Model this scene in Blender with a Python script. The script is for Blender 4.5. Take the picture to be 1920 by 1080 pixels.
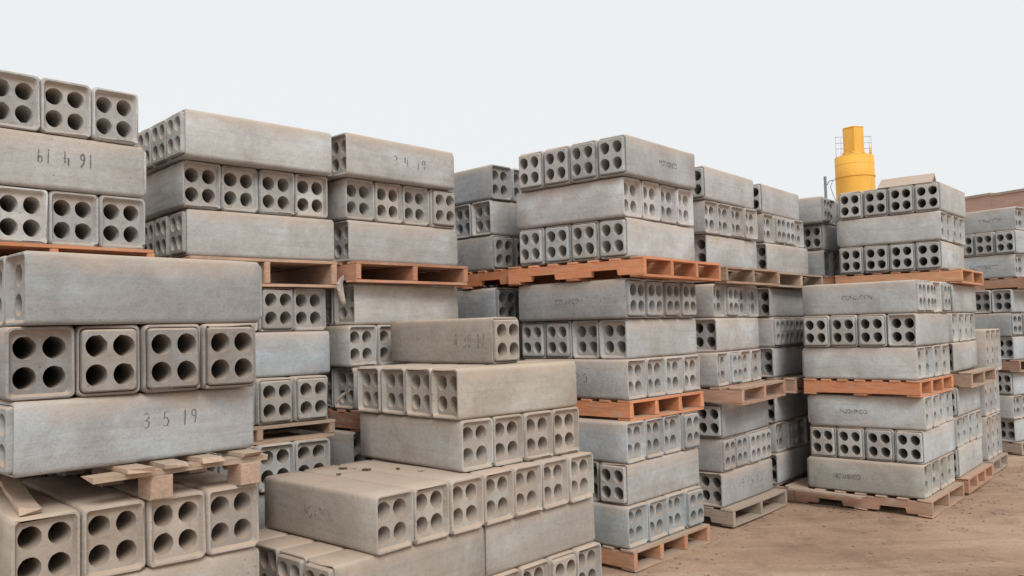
import bpy, bmesh, math, random
from mathutils import Vector, Matrix
random.seed(11)
R = math.radians
sc = bpy.context.scene
for o in list(bpy.data.objects): bpy.data.objects.remove(o)
C = sc.collection

# ------------------------------------------------------------------ camera
cd = bpy.data.cameras.new('camera'); cam = bpy.data.objects.new('camera', cd); C.objects.link(cam)
cd.sensor_width = 36; cd.lens = 1568.2/1920*36; cd.clip_start = .05; cd.clip_end = 2000
PH, RO = .0506917, -.0250229
r0 = Vector((1,0,0)); fw = Vector((0,math.cos(PH),math.sin(PH))); u0 = Vector((0,-math.sin(PH),math.cos(PH)))
rt = r0*math.cos(RO)+u0*math.sin(RO); up = u0*math.cos(RO)-r0*math.sin(RO)
m = Matrix((rt,up,-fw)).transposed().to_4x4(); m.translation = (0,0,1.669)
cam.matrix_world = m; sc.camera = cam

# ------------------------------------------------------------------ light: bright even overcast
SUN_AZ, SUN_EL = R(160), R(42)            # azimuth clockwise from +Y
w = bpy.data.worlds.new('World'); sc.world = w; w.use_nodes = True
nt = w.node_tree; bg = nt.nodes['Background']
sky = nt.nodes.new('ShaderNodeTexSky'); sky.sky_type = 'NISHITA'; sky.sun_disc = False
sky.sun_elevation = SUN_EL; sky.sun_rotation = SUN_AZ; sky.air_density = 1.5; sky.dust_density = 6; sky.ozone_density = 1
mx = nt.nodes.new('ShaderNodeMix'); mx.data_type = 'RGBA'; mx.inputs[0].default_value = .93   # cloud cover
mx.inputs[7].default_value = (8.12,8.30,8.42,1)
nt.links.new(sky.outputs[0], mx.inputs[6]); nt.links.new(mx.outputs[2], bg.inputs[0])
bg.inputs[1].default_value = .1
sd = bpy.data.lights.new('sun','SUN'); sun = bpy.data.objects.new('sun', sd); C.objects.link(sun)
sd.energy = 1.8; sd.angle = R(26); sd.color = (1,.98,.95)
dv = Vector((math.sin(SUN_AZ)*math.cos(SUN_EL), math.cos(SUN_AZ)*math.cos(SUN_EL), math.sin(SUN_EL)))
sun.rotation_euler = dv.to_track_quat('Z','Y').to_euler()
vs = sc.view_settings; vs.view_transform = 'Standard'; vs.look = 'None'; vs.exposure = .14; vs.gamma = 1; vs.use_curve_mapping = False
sc.cycles.max_bounces = 5; sc.cycles.diffuse_bounces = 2; sc.cycles.glossy_bounces = 2; sc.cycles.transparent_max_bounces = 6

# ------------------------------------------------------------------ helpers
def tag(o, label=None, cat=None, group=None, kind=None):
    if label: o['label'] = label
    if cat: o['category'] = cat
    if group: o['group'] = group
    if kind: o['kind'] = kind
    return o
def link(name, mesh, parent=None, mat=None):
    o = bpy.data.objects.new(name, mesh); C.objects.link(o); o.parent = parent
    if mat and not mesh.materials: mesh.materials.append(mat)
    return o
def empty(name, loc=(0,0,0), rz=0):
    o = bpy.data.objects.new(name, None); C.objects.link(o); o.location = loc; o.rotation_euler = (0,0,rz); o.empty_display_size = .1
    return o
def mesh_from(name, V, F, mat=None, smooth=False):
    me = bpy.data.meshes.new(name); me.from_pydata(V, [], F); me.update()
    if mat: me.materials.append(mat)
    if smooth:
        for p in me.polygons: p.use_smooth = True
    return me

class NT:
    """small node helper"""
    def __init__(s, name):
        s.m = bpy.data.materials.new(name); s.m.use_nodes = True; s.t = s.m.node_tree; s.b = s.t.nodes['Principled BSDF']
    def n(s, typ, **kw):
        x = s.t.nodes.new(typ)
        for k, v in kw.items(): setattr(x, k, v)
        return x
    def l(s, a, b): s.t.links.new(a, b)
    def val(s, sock, v):
        if hasattr(v, 'links') or hasattr(v, 'is_output'): s.l(v, sock)
        else: sock.default_value = v
    def math(s, op, a, b=0, clamp=False):
        x = s.n('ShaderNodeMath', operation=op, use_clamp=clamp); s.val(x.inputs[0], a); s.val(x.inputs[1], b); return x.outputs[0]
    def mix(s, f, a, b, mode='MIX'):
        x = s.n('ShaderNodeMix', data_type='RGBA', blend_type=mode); s.val(x.inputs[0], f)
        for i, c in ((6,a),(7,b)):
            if isinstance(c, tuple) and len(c)==3: c = (*c,1)
            s.val(x.inputs[i], c)
        return x.outputs[2]
    def noise(s, vec, scale, detail=4, rough=.55, dist=0):
        x = s.n('ShaderNodeTexNoise'); s.l(vec, x.inputs['Vector']); x.inputs['Scale'].default_value = scale
        x.inputs['Detail'].default_value = detail; x.inputs['Roughness'].default_value = rough; x.inputs['Distortion'].default_value = dist
        return x.outputs[0]
    def ramp(s, f, a, b, ca=0, cb=1):
        x = s.n('ShaderNodeMapRange'); x.clamp = True; s.val(x.inputs[0], f)
        for i, v in ((1,a),(2,b),(3,ca),(4,cb)): x.inputs[i].default_value = v
        return x.outputs[0]
    def vec(s, base, scale=(1,1,1), off=None):
        x = s.n('ShaderNodeMapping'); s.l(base, x.inputs[0]); x.inputs[3].default_value = scale
        if off is not None: s.l(off, x.inputs[1])
        return x.outputs[0]
    def bump(s, h, strength, dist):
        x = s.n('ShaderNodeBump'); x.inputs['Strength'].default_value = strength; x.inputs['Distance'].default_value = dist
        s.l(h, x.inputs['Height']); s.l(x.outputs[0], s.b.inputs['Normal'])

def concrete_material():
    k = NT('cast_concrete'); t = k.n('ShaderNodeTexCoord'); oi = k.n('ShaderNodeObjectInfo'); geo = k.n('ShaderNodeNewGeometry')
    rnd = oi.outputs['Random']
    off = k.n('ShaderNodeCombineXYZ'); k.l(k.math('MULTIPLY', rnd, 37.), off.inputs[0]); k.l(k.math('MULTIPLY', rnd, 91.), off.inputs[1]); k.l(k.math('MULTIPLY', rnd, 53.), off.inputs[2])
    P = k.vec(t.outputs['Object'], (1,1,1), off.outputs[0])
    col = oi.outputs['Color']
    # block to block tone
    tone = k.ramp(rnd, 0, 1, .86, 1.12)
    tn = k.n('ShaderNodeCombineXYZ')
    for i in range(3): k.l(tone, tn.inputs[i])
    c = k.mix(1., col, tn.outputs[0], 'MULTIPLY')
    # cement blotches, cool pale patches
    big = k.noise(P, 2.3, 3, .62, .8)
    c = k.mix(k.ramp(big, .38, .60, 0, .70), c, k.mix(1., c, (.76,.735,.71), 'MULTIPLY'))
    cool = k.noise(k.vec(P, (1.2,1,2.2)), 1.5, 3, .55, .5)
    c = k.mix(k.ramp(cool, .53, .60, 0, .8), c, k.mix(1., c, (1.08,1.16,1.20), 'MULTIPLY'))
    # trowel and shutter streaks that run along the block
    st = k.noise(k.vec(P, (3,.55,7)), 3.4, 4, .65, .3)
    c = k.mix(k.ramp(st, .48, .68, 0, .40), c, k.mix(1., c, (1.22,1.21,1.19), 'MULTIPLY'))
    st2 = k.noise(k.vec(P, (9,.9,20)), 2.2, 2, .6)
    c = k.mix(k.ramp(st2, .54, .72, 0, .32), c, k.mix(1., c, (.70,.67,.64), 'MULTIPLY'))
    # mottling
    mt = k.noise(P, 26, 4, .72)
    c = k.mix(k.ramp(mt, .40, .66, .0, .42), c, k.mix(1., c, (.74,.72,.70), 'MULTIPLY'))
    gr = k.noise(P, 95, 2, .8)
    c = k.mix(k.ramp(gr, .45, .70, 0, .38), c, k.mix(1., c, (.66,.64,.62), 'MULTIPLY'))
    # pores
    v = k.n('ShaderNodeTexVoronoi'); k.l(P, v.inputs['Vector']); v.inputs['Scale'].default_value = 24
    pv = k.n('ShaderNodeSeparateColor'); k.l(v.outputs['Color'], pv.inputs[0])
    pore = k.math('MULTIPLY', k.ramp(v.outputs['Distance'], .06, .17, 1, 0), k.ramp(pv.outputs[0], .74, .78))
    c = k.mix(k.math('MULTIPLY', pore, .65), c, k.mix(1., c, (.38,.36,.34), 'MULTIPLY'))
    # brown yard dust: lies on level faces, a film of it on the sides of dusty blocks
    sx = k.n('ShaderNodeSeparateXYZ'); k.l(geo.outputs['Normal'], sx.inputs[0])
    upf = k.ramp(sx.outputs[2], .25, .85)
    dn = k.noise(P, 5, 4, .6)
    dusty = k.math('MULTIPLY', upf, k.ramp(dn, .25, .6, .55, .95))
    oz = k.n('ShaderNodeSeparateXYZ'); k.l(t.outputs['Object'], oz.inputs[0])
    band = k.math('MULTIPLY', k.ramp(k.math('ADD', oz.outputs[2], k.math('MULTIPLY', dn, .16)), .27, .37), k.ramp(k.math('ABSOLUTE', oz.outputs[1]), .47, .495, .6, 0))   # dust that has run over the top edge
    film = k.math('MULTIPLY', oi.outputs['Alpha'], k.ramp(k.noise(P, 1.7, 3, .55), .3, .7, .25, .95))
    dust = k.math('MAXIMUM', k.math('MAXIMUM', dusty, band), film)
    c = k.mix(dust, c, (.52,.40,.305))
    k.l(c, k.b.inputs['Base Color']); k.b.inputs['Roughness'].default_value = .93; k.b.inputs['Specular IOR Level'].default_value = .18
    h = k.math('ADD', k.math('MULTIPLY', mt, 1.4), k.math('MULTIPLY', gr, .5))
    k.bump(h, .7, .004)
    return k.m
def wood_material():
    k = NT('pallet_wood'); t = k.n('ShaderNodeTexCoord'); oi = k.n('ShaderNodeObjectInfo'); rnd = oi.outputs['Random']
    off = k.n('ShaderNodeCombineXYZ'); k.l(k.math('MULTIPLY', rnd, 77.), off.inputs[0]); k.l(k.math('MULTIPLY', rnd, 31.), off.inputs[1])
    P = k.vec(t.outputs['Object'], (1,1,1), off.outputs[0])
    grain = k.noise(k.vec(P, (1.2,14,14)), 4, 6, .65, .6)
    c = k.mix(k.ramp(grain, .36, .66, 0, .6), oi.outputs['Color'], k.mix(1., oi.outputs['Color'], (.62,.55,.50), 'MULTIPLY'))
    c = k.mix(k.ramp(rnd, 0, 1, 0, .35), c, k.mix(1., c, (.80,.76,.74), 'MULTIPLY'))
    worn = k.noise(P, 7, 5, .7)                       # alpha = how far the colour has worn off to bare grey wood
    wf = k.math('MULTIPLY', k.ramp(worn, .44, .58), oi.outputs['Alpha'])
    c = k.mix(wf, c, k.mix(k.ramp(grain, .35, .65), (.40,.32,.255), (.24,.19,.155)))
    geo = k.n('ShaderNodeNewGeometry'); sx = k.n('ShaderNodeSeparateXYZ'); k.l(geo.outputs['Normal'], sx.inputs[0])
    scf = k.noise(k.vec(P, (1.5,5,5)), 6, 5, .75); c = k.mix(k.ramp(scf, .50, .70, 0, .55), c, (.50,.40,.32))
    drk = k.noise(k.vec(P, (2,9,9)), 9, 3, .7); c = k.mix(k.ramp(drk, .62, .76, 0, .5), c, (.13,.09,.065))
    c = k.mix(k.math('MULTIPLY', k.ramp(sx.outputs[2], .4, .9), .6), c, (.50,.39,.30))
    k.l(c, k.b.inputs['Base Color']); k.b.inputs['Roughness'].default_value = .85; k.b.inputs['Specular IOR Level'].default_value = .2
    k.bump(grain, .6, .004); return k.m
def ground_material():
    k = NT('packed_earth'); t = k.n('ShaderNodeTexCoord'); P = t.outputs['Object']
    a = k.noise(P, .55, 5, .6, .5); b = k.noise(P, 2.3, 6, .65, .3); d = k.noise(P, 38, 5, .75)
    mp = k.n('ShaderNodeMapping'); k.l(P, mp.inputs[0]); mp.inputs[2].default_value = (0,0,R(-52)); mp.inputs[3].default_value = (.28,1.9,1)   # wheel tracks run along the rows
    tr = k.noise(mp.outputs[0], 1.1, 5, .62, .4)
    c = k.mix(k.ramp(a, .36, .64), (.48,.325,.23), (.345,.23,.16))
    c = k.mix(k.ramp(tr, .48, .62, 0, .6), c, (.56,.415,.30))
    c = k.mix(k.ramp(b, .50, .66, 0, .65), c, (.24,.16,.115))
    c = k.mix(k.ramp(d, .40, .68, 0, .50), c, k.mix(1., c, (.66,.64,.62), 'MULTIPLY'))
    g = k.noise(P, 110, 3, .7); c = k.mix(k.ramp(g, .62, .74, 0, .5), c, (.55,.47,.39))
    k.l(c, k.b.inputs['Base Color']); k.b.inputs['Roughness'].default_value = .95; k.b.inputs['Specular IOR Level'].default_value = .15
    h = k.math('ADD', k.math('MULTIPLY', d, .5), k.math('ADD', k.math('ADD', k.math('MULTIPLY', b, 2.), k.math('MULTIPLY', tr, 2.5)), k.math('MULTIPLY', g, .2))); k.bump(h, .55, .02)
    return k.m
def plain(name, col, rough=.7, var=.25, scale=6, spec=.3, metal=0, stretch=(1,1,1)):
    k = NT(name); t = k.n('ShaderNodeTexCoord'); n = k.noise(k.vec(t.outputs['Object'], stretch), scale, 5, .65, .3)
    c = k.mix(k.ramp(n, .35, .68, 0, 1), col, tuple(x*(1-var) for x in col))
    k.l(c, k.b.inputs['Base Color']); k.b.inputs['Roughness'].default_value = rough; k.b.inputs['Specular IOR Level'].default_value = spec
    k.b.inputs['Metallic'].default_value = metal; k.bump(n, .3, .01); return k.m
def mark_material(name, col, lo, hi):
    k = NT(name); t = k.n('ShaderNodeTexCoord'); n = k.noise(t.outputs['Object'], 34, 5, .75)
    k.b.inputs['Base Color'].default_value = (*col,1); k.b.inputs['Roughness'].default_value = .95; k.b.inputs['Specular IOR Level'].default_value = .1
    k.l(k.ramp(n, lo, hi), k.b.inputs['Alpha']); return k.m

CONC = concrete_material(); WOOD = wood_material(); EARTH = ground_material()
INK = mark_material('scratched_ink', (.13,.12,.115), .34, .52)
FAINT = mark_material('faded_ink', (.20,.18,.175), .44, .60)
GHOST = mark_material('ghost_ink', (.24,.205,.20), .50, .66)
STAMP = mark_material('stencil_ink', (.165,.155,.155), .40, .56)

# ------------------------------------------------------------------ ground, one sheet out to the horizon
def axis(a, b, step):
    xs = [-600,-300,-120,-60,-30]; x = a
    while x <= b: xs.append(x); x += step
    return sorted(set(round(v,3) for v in xs + [30,60,120,300,600]))
gx, gy = axis(-7,13,.2), axis(-2,16,.2)
def gh(x, y):
    if not (-7 < x < 13 and -2 < y < 16): return -.012
    return -.012 + .006*math.sin(x*2.3+math.sin(y*1.7)*1.3) + .005*math.sin(y*3.1+x*.8)
V = [(x,y,gh(x,y)) for y in gy for x in gx]; nx = len(gx)
F = [(j*nx+i, j*nx+i+1, (j+1)*nx+i+1, (j+1)*nx+i) for j in range(len(gy)-1) for i in range(nx-1)]
tag(link('ground', mesh_from('ground', V, F, EARTH, True)), 'packed brown earth of the storage yard', 'ground', kind='structure')

# ------------------------------------------------------------------ duct block: body, bored end faces
BW, BL = .2440, .994
BH = .2892
def rrect(w, h, r, n, cx=0, cz=0):
    pts = []
    for k, (sx, sz) in enumerate(((1,1),(-1,1),(-1,-1),(1,-1))):
        for i in range(n+1):
            a = math.pi/2*(k + i/n); pts.append((cx+sx*(w/2-r)+r*math.cos(a), cz+sz*(h/2-r)+r*math.sin(a)))
    return pts
def mouth(cx, cz, rr, hid, seed):
    rg = random.Random(seed*31+hid); ph = rg.uniform(0,6); out = []
    for i in range(SEG):
        a = 2*math.pi*i/SEG; q = rr*(1+.022*math.sin(2*a+ph)+rg.uniform(-.014,.014))
        if rg.random() < .03: q *= 1.07
        out.append((cx+q*math.cos(a), cz+q*1.08*math.sin(a)))
    return out
def ring(bm, pts, y): return [bm.verts.new((x,y,z)) for x, z in pts]
def bridge(bm, a, b):
    for i in range(len(a)):
        j = (i+1) % len(a); bm.faces.new((a[i],a[j],b[j],b[i]))
SEG = 20
def end_profile(kind, h):
    """rim lip width, plate inset from the outside, plate depth (+ sunk, - proud)"""
    return (.013, .0235, .029) if kind == 'socket' else (.0115, .0135, -.022)
def holes_for(rows, h):
    if rows == 2: return [(sx*.0520, h/2+sz*.0585, .0415) for sx in (-1,1) for sz in (-1,1)]
    return [(sx*.0545, h/2+sz*.137, .043) for sx in (-1,1) for sz in (-1,0,1)]
def fix(bm):
    bmesh.ops.recalc_face_normals(bm, faces=bm.faces)
def body_mesh(h, kinds, seed, rows=2):
    rg = random.Random(seed); bm = bmesh.new(); n = 3; r = .024
    prof = rrect(BW, h-.0025, r, n, 0, h/2)
    ys = [-.5*BL, -.5*BL+.01, -.36, -.12, .12, .36, .5*BL-.01, .5*BL]
    rings = []
    for q, y in enumerate(ys):
        end = q in (0, len(ys)-1); kd = kinds[0 if q == 0 else 1]
        pts = []
        for i, (x, z) in enumerate(prof):
            j = rg.uniform(-.0012,.0008) if not end else -.003+rg.uniform(-.0035,.001)
            if end and rg.random() < .22: j -= rg.uniform(.004,.010)
            s = 1 + j/.12
            pts.append((x*s, h/2+(z-h/2)*s))
        rings.append(ring(bm, pts, y))
    for a, b in zip(rings, rings[1:]): bridge(bm, a, b)
    for e, kind in ((0,kinds[0]),(-1,kinds[1])):
        sgn = -1 if e == 0 else 1; lip, ins, dep = end_profile(kind, h)
        inner = ring(bm, [(x+rg.uniform(-.0012,.0012), z+rg.uniform(-.0012,.0012)) for x, z in rrect(BW-2*lip, h-.0025-2*lip, .02, n, 0, h/2)], sgn*.5*BL)
        bridge(bm, rings[e], inner)
        step = ring(bm, rrect(BW-2*ins, h-.0025-2*ins, .017, n, 0, h/2), sgn*(.5*BL-(dep if dep > 0 else .007)))
        bridge(bm, inner, step)
        for vs_ in (rings[e], inner, step):
            for i in range(len(vs_)):
                ed = bm.edges.get((vs_[i], vs_[(i+1) % len(vs_)]))
                if ed: ed.smooth = False
    y0 = -.5*BL + end_profile(kinds[0], h)[2]; y1 = .5*BL - end_profile(kinds[1], h)[2]
    for hid, (cx, cz, rr) in enumerate(holes_for(rows, h)):
        c0 = mouth(cx, cz, rr, hid, seed); cm = [(cx+rr*math.cos(2*math.pi*i/SEG), cz+rr*1.08*math.sin(2*math.pi*i/SEG)) for i in range(SEG)]
        a = ring(bm, c0, y0); m0 = ring(bm, cm, y0+.03); m1 = ring(bm, cm, y1-.03); b = ring(bm, c0, y1)
        bridge(bm, m0, a); bridge(bm, m1, m0); bridge(bm, b, m1)
    for f in bm.faces: f.smooth = True
    me = bpy.data.meshes.new('duct_block'); bm.to_mesh(me); bm.free(); me.materials.append(CONC)
    return me
def face_mesh(h, kind, sgn, rows=2, seed=0):
    """end plate with the duct mouths: sunk inside the rim (socket) or standing proud (spigot)"""
    bm = bmesh.new(); lip, ins, dep = end_profile(kind, h); n = 3
    ye = sgn*(.5*BL-dep); w2, h2 = BW-2*ins, h-.0025-2*ins
    edges = []
    if kind == 'spigot':
        base = ring(bm, rrect(w2-.004, h2-.004, .017, n, 0, h/2), sgn*(.5*BL-.0075))
        mid = ring(bm, rrect(w2-.009, h2-.009, .017, n, 0, h/2), sgn*(.5*BL-dep-.006)); bridge(bm, base, mid)
        o = ring(bm, rrect(w2-.021, h2-.021, .014, n, 0, h/2), ye); bridge(bm, mid, o)
    else: o = ring(bm, rrect(w2, h2, .017, n, 0, h/2), ye)
    def loop(vs): return [bm.edges.get((vs[i], vs[(i+1)%len(vs)])) or bm.edges.new((vs[i], vs[(i+1)%len(vs)])) for i in range(len(vs))]
    edges += loop(o)
    for hid, (cx, cz, rr) in enumerate(holes_for(rows, h)):
        edges += loop(ring(bm, mouth(cx, cz, rr, hid, seed), ye))
    bmesh.ops.triangle_fill(bm, use_beauty=True, use_dissolve=False, edges=edges, normal=(0,sgn,0))
    fix(bm)
    me = bpy.data.meshes.new('end_face'); bm.to_mesh(me); bm.free(); me.materials.append(CONC); return me
NV = 8
BODY = {k: [body_mesh(BH, (k, 'spigot' if k == 'socket' else 'socket'), s) for s in range(NV)] for k in ('socket','spigot')}
FACE = {(k,s,q): face_mesh(BH, k, s, 2, q) for k in ('socket','spigot') for s in (-1,1) for q in range(NV)}
TALL = .47
BODY_T = body_mesh(TALL, ('socket','spigot'), 40, 3)
FACE_T = {(k,s): face_mesh(TALL, k, s, 3, 40) for k in ('socket','spigot') for s in (-1,1)}

# ------------------------------------------------------------------ the stacks: pose of every course (corner nearest the yard x, y, heading)
H, PAL, NZ = .2892, .1435, .0194
LAYER = {
"F33":(.830,5.806,49.62),"F32":(.804,5.860,48.86),"F31":(.830,5.887,50.03),"F23":(.799,5.913,48.99),"F22":(.808,5.966,48.20),"F21":(.796,5.919,47.01),"F13":(.768,5.838,48.55),"F12":(.769,5.846,48.27),"F11":(.759,5.813,47.04),
"G33":(1.666,7.046,50.79),"G32":(1.648,7.079,47.62),"G31":(1.673,7.120,49.20),"G23":(1.690,7.013,52.41),"G22":(1.698,6.983,53.73),"G21":(1.693,6.962,53.62),"G13":(1.726,7.020,51.14),"G12":(1.708,7.048,49.46),"G11":(1.710,7.046,48.82),
"H33":(2.435,8.018,51.06),"H32":(2.438,8.028,49.36),"H31":(2.464,8.024,48.53),"H23":(2.475,8.023,49.76),"H22":(2.486,8.019,49.38),"H21":(2.489,8.029,49.76),"H13":(2.485,8.027,49.76),"H12":(2.477,8.046,48.36),"H11":(2.489,8.025,49.76),
"I33":(3.342,8.934,51.02),"I32":(3.384,9.025,45.4),"I31":(3.383,9.015,50.0),"I23":(3.38,9.0,50),"I22":(3.38,9.0,49.5),"I21":(3.38,9.0,50),"I13":(3.38,9.0,50),"I12":(3.38,9.0,49.5),"I11":(3.38,9.0,50),
"J23":(3.450,7.159,47.78),"J22":(3.449,7.152,48.62),"J21":(3.438,7.168,48.13),"J13":(3.509,7.197,50.67),"J12":(3.490,7.208,48.69),"J11":(3.461,7.192,48.72),
"K33":(4.236,8.158,49.47),"K32":(4.218,8.167,49.53),"K31":(4.237,8.191,50.67),"K23":(4.299,8.150,49.95),"K22":(4.276,8.146,49.79),"K21":(4.272,8.135,49.64),"K13":(4.282,8.124,50.14),"K12":(4.235,8.099,48.58),"K11":(4.270,8.133,49.47),
"C33":(-1.896,4.880,44.4),"C32":(-1.965,4.962,42.4),"C31":(-1.941,4.989,41.87),"C23":(-1.968,4.948,44.25),"C22":(-1.948,4.918,43.95),"C21":(-1.952,4.831,42.94),"C13":(-1.925,4.760,42.55),"C12":(-1.93,4.80,43),"C11":(-1.93,4.80,43),
"D33":(-1.083,5.552,48.12),"D32":(-1.114,5.650,45.88),"D31":(-1.099,5.659,46.41),"D23":(-1.080,5.716,48.40),"D22":(-1.110,5.671,47.03),"D21":(-1.085,5.69,47.0),"D13":(-1.10,5.68,46.5),"D12":(-1.10,5.68,46.5),"D11":(-1.10,5.68,46.5),
"E33":(-.143,6.761,46.20),"E32":(-.152,6.781,44.64),"E31":(-.158,6.787,45.01),"E23":(-.139,6.775,45.01),"E22":(-.14,6.78,45),"E21":(-.14,6.78,45),"E13":(-.14,6.78,45),"E12":(-.14,6.78,45),"E11":(-.14,6.78,45),
"A23":(-1.850,3.166,47.43),"A22":(-1.937,3.182,39.88),"A21":(-1.897,3.179,46.71),"A13":(-1.892,3.153,43.28),"A12":(-1.89,3.15,45),"A11":(-1.89,3.15,45),
"B33":(-2.734,3.869,46.31),"B32":(-2.710,3.885,47.15),"B31":(-2.722,3.918,45.88),"B23":(-2.73,3.93,46),"B22":(-2.73,3.93,46),"B21":(-2.73,3.93,46),"B13":(-2.73,3.93,46),"B12":(-2.73,3.93,46),"B11":(-2.73,3.93,46),
"M33":(6.164,10.154,33.11),"M32":(6.141,10.135,33.38),"M31":(6.132,10.154,33.11),"M23":(6.081,10.184,33.69),"M22":(6.061,10.198,33.11),"M21":(6.083,10.211,33.11),"M13":(6.083,10.254,31.03),"M12":(6.064,10.262,33.11),"M11":(6.126,10.330,32.16),
"N4":(-.686,4.075,47.76),"N5":(-.303,4.659,44.08),"N6":(-.306,4.646,44.86),"N7":(-.136,5.093,45.88),"N3":(-.847,3.935,47.86),"N2":(-.847,3.964,46.48)}
# v = blocks run away from the left-hand face (ends on the left), u = ends on the right-hand face; rows top/middle/bottom for loads 3, 2, 1
DIRS = {'F':('vuv','uvu','uvu'),'G':('vuv','uvu','vuv'),'H':('vuv','vuv','vuv'),'I':('uvu','vuv','uvu'),'J':('   ','uvu','uvu'),'K':('vuv','vuv','vuv'),
        'C':('vuv','uvu','uvu'),'D':('vuv','vuv','uvu'),'E':('uvu','uvu','uvu'),'A':('   ','vuv','uvu'),'B':('uvu','vuv','uvu'),'M':('uvu','vuv','vuv')}
DZ = {'C2':-.035}                                   # thin pallet under this load
WHERE = {'F':'orange pallet stack','G':'stack right of orange pallets','H':'stack touching right front stack','I':'stack beside steel pole','J':'right front stack','K':'stack below yellow silo',
         'C':'stack behind near left stack','D':'stack dated 3 4 19','E':'set back middle stack','A':'near left stack','B':'stack cut off top left','M':'right edge stack','N':'stepped front pile','X':'back row'}
LOADW = {3:'top load',2:'middle load',1:'bottom load'}; ROWW = {3:'top row',2:'middle row',1:'bottom row'}
ORD = ['first','second','third','fourth','fifth','sixth','seventh','eighth']
TINT = {'N':((.47,.425,.375),.30),'A':((.45,.425,.39),.06),'A1':((.48,.43,.375),.30),'A2':((.43,.425,.408),.04),'C':((.53,.505,.465),.05),'D':((.54,.51,.47),.05),'E':((.42,.41,.40),.03),
        'B':((.53,.515,.485),.02),'F':((.53,.51,.48),.02),'G':((.52,.50,.475),.04),'H':((.50,.485,.46),.04),'I':((.45,.44,.425),.02),'J':((.55,.54,.51),.02),
        'K':((.55,.54,.51),.02),'M':((.47,.48,.47),.02),'L':((.50,.48,.45),.04)}
TINT3 = {'A22':((.355,.325,.295),.12),'C23':((.47,.44,.405),.10),'C21':((.47,.445,.41),.10),'C22':((.52,.53,.53),.02),'D21':((.36,.34,.32),.05),'F23':((.44,.42,.40),.02),'F32':((.63,.60,.57),.01),
         'F11':((.47,.49,.475),.02),'F13':((.47,.465,.45),.04),'J11':((.50,.475,.425),.04),'N6':((.51,.465,.405),.22),'N7':((.48,.42,.36),.30)}
ENDS = {'A22':'spigot','A13':'socket','C23':'spigot','C21':'spigot','C13':'socket','C32':'socket','D32':'socket','B33':'socket','B31':'socket','F33':'spigot','F32':'socket','F31':'spigot',
        'N3':'spigot','N4':'socket','N5':'socket','N6':'socket','N7':'socket','N2':'socket','F11':'socket','J22':'spigot','J12':'spigot','K33':'spigot','K31':'spigot','D22':'socket','F22':'spigot'}
GROUP = 'four hole concrete duct blocks piled on pallets'
KEEP = None   # blocks that the photograph shows (filled in below); the rest are built as one hidden mass
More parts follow.
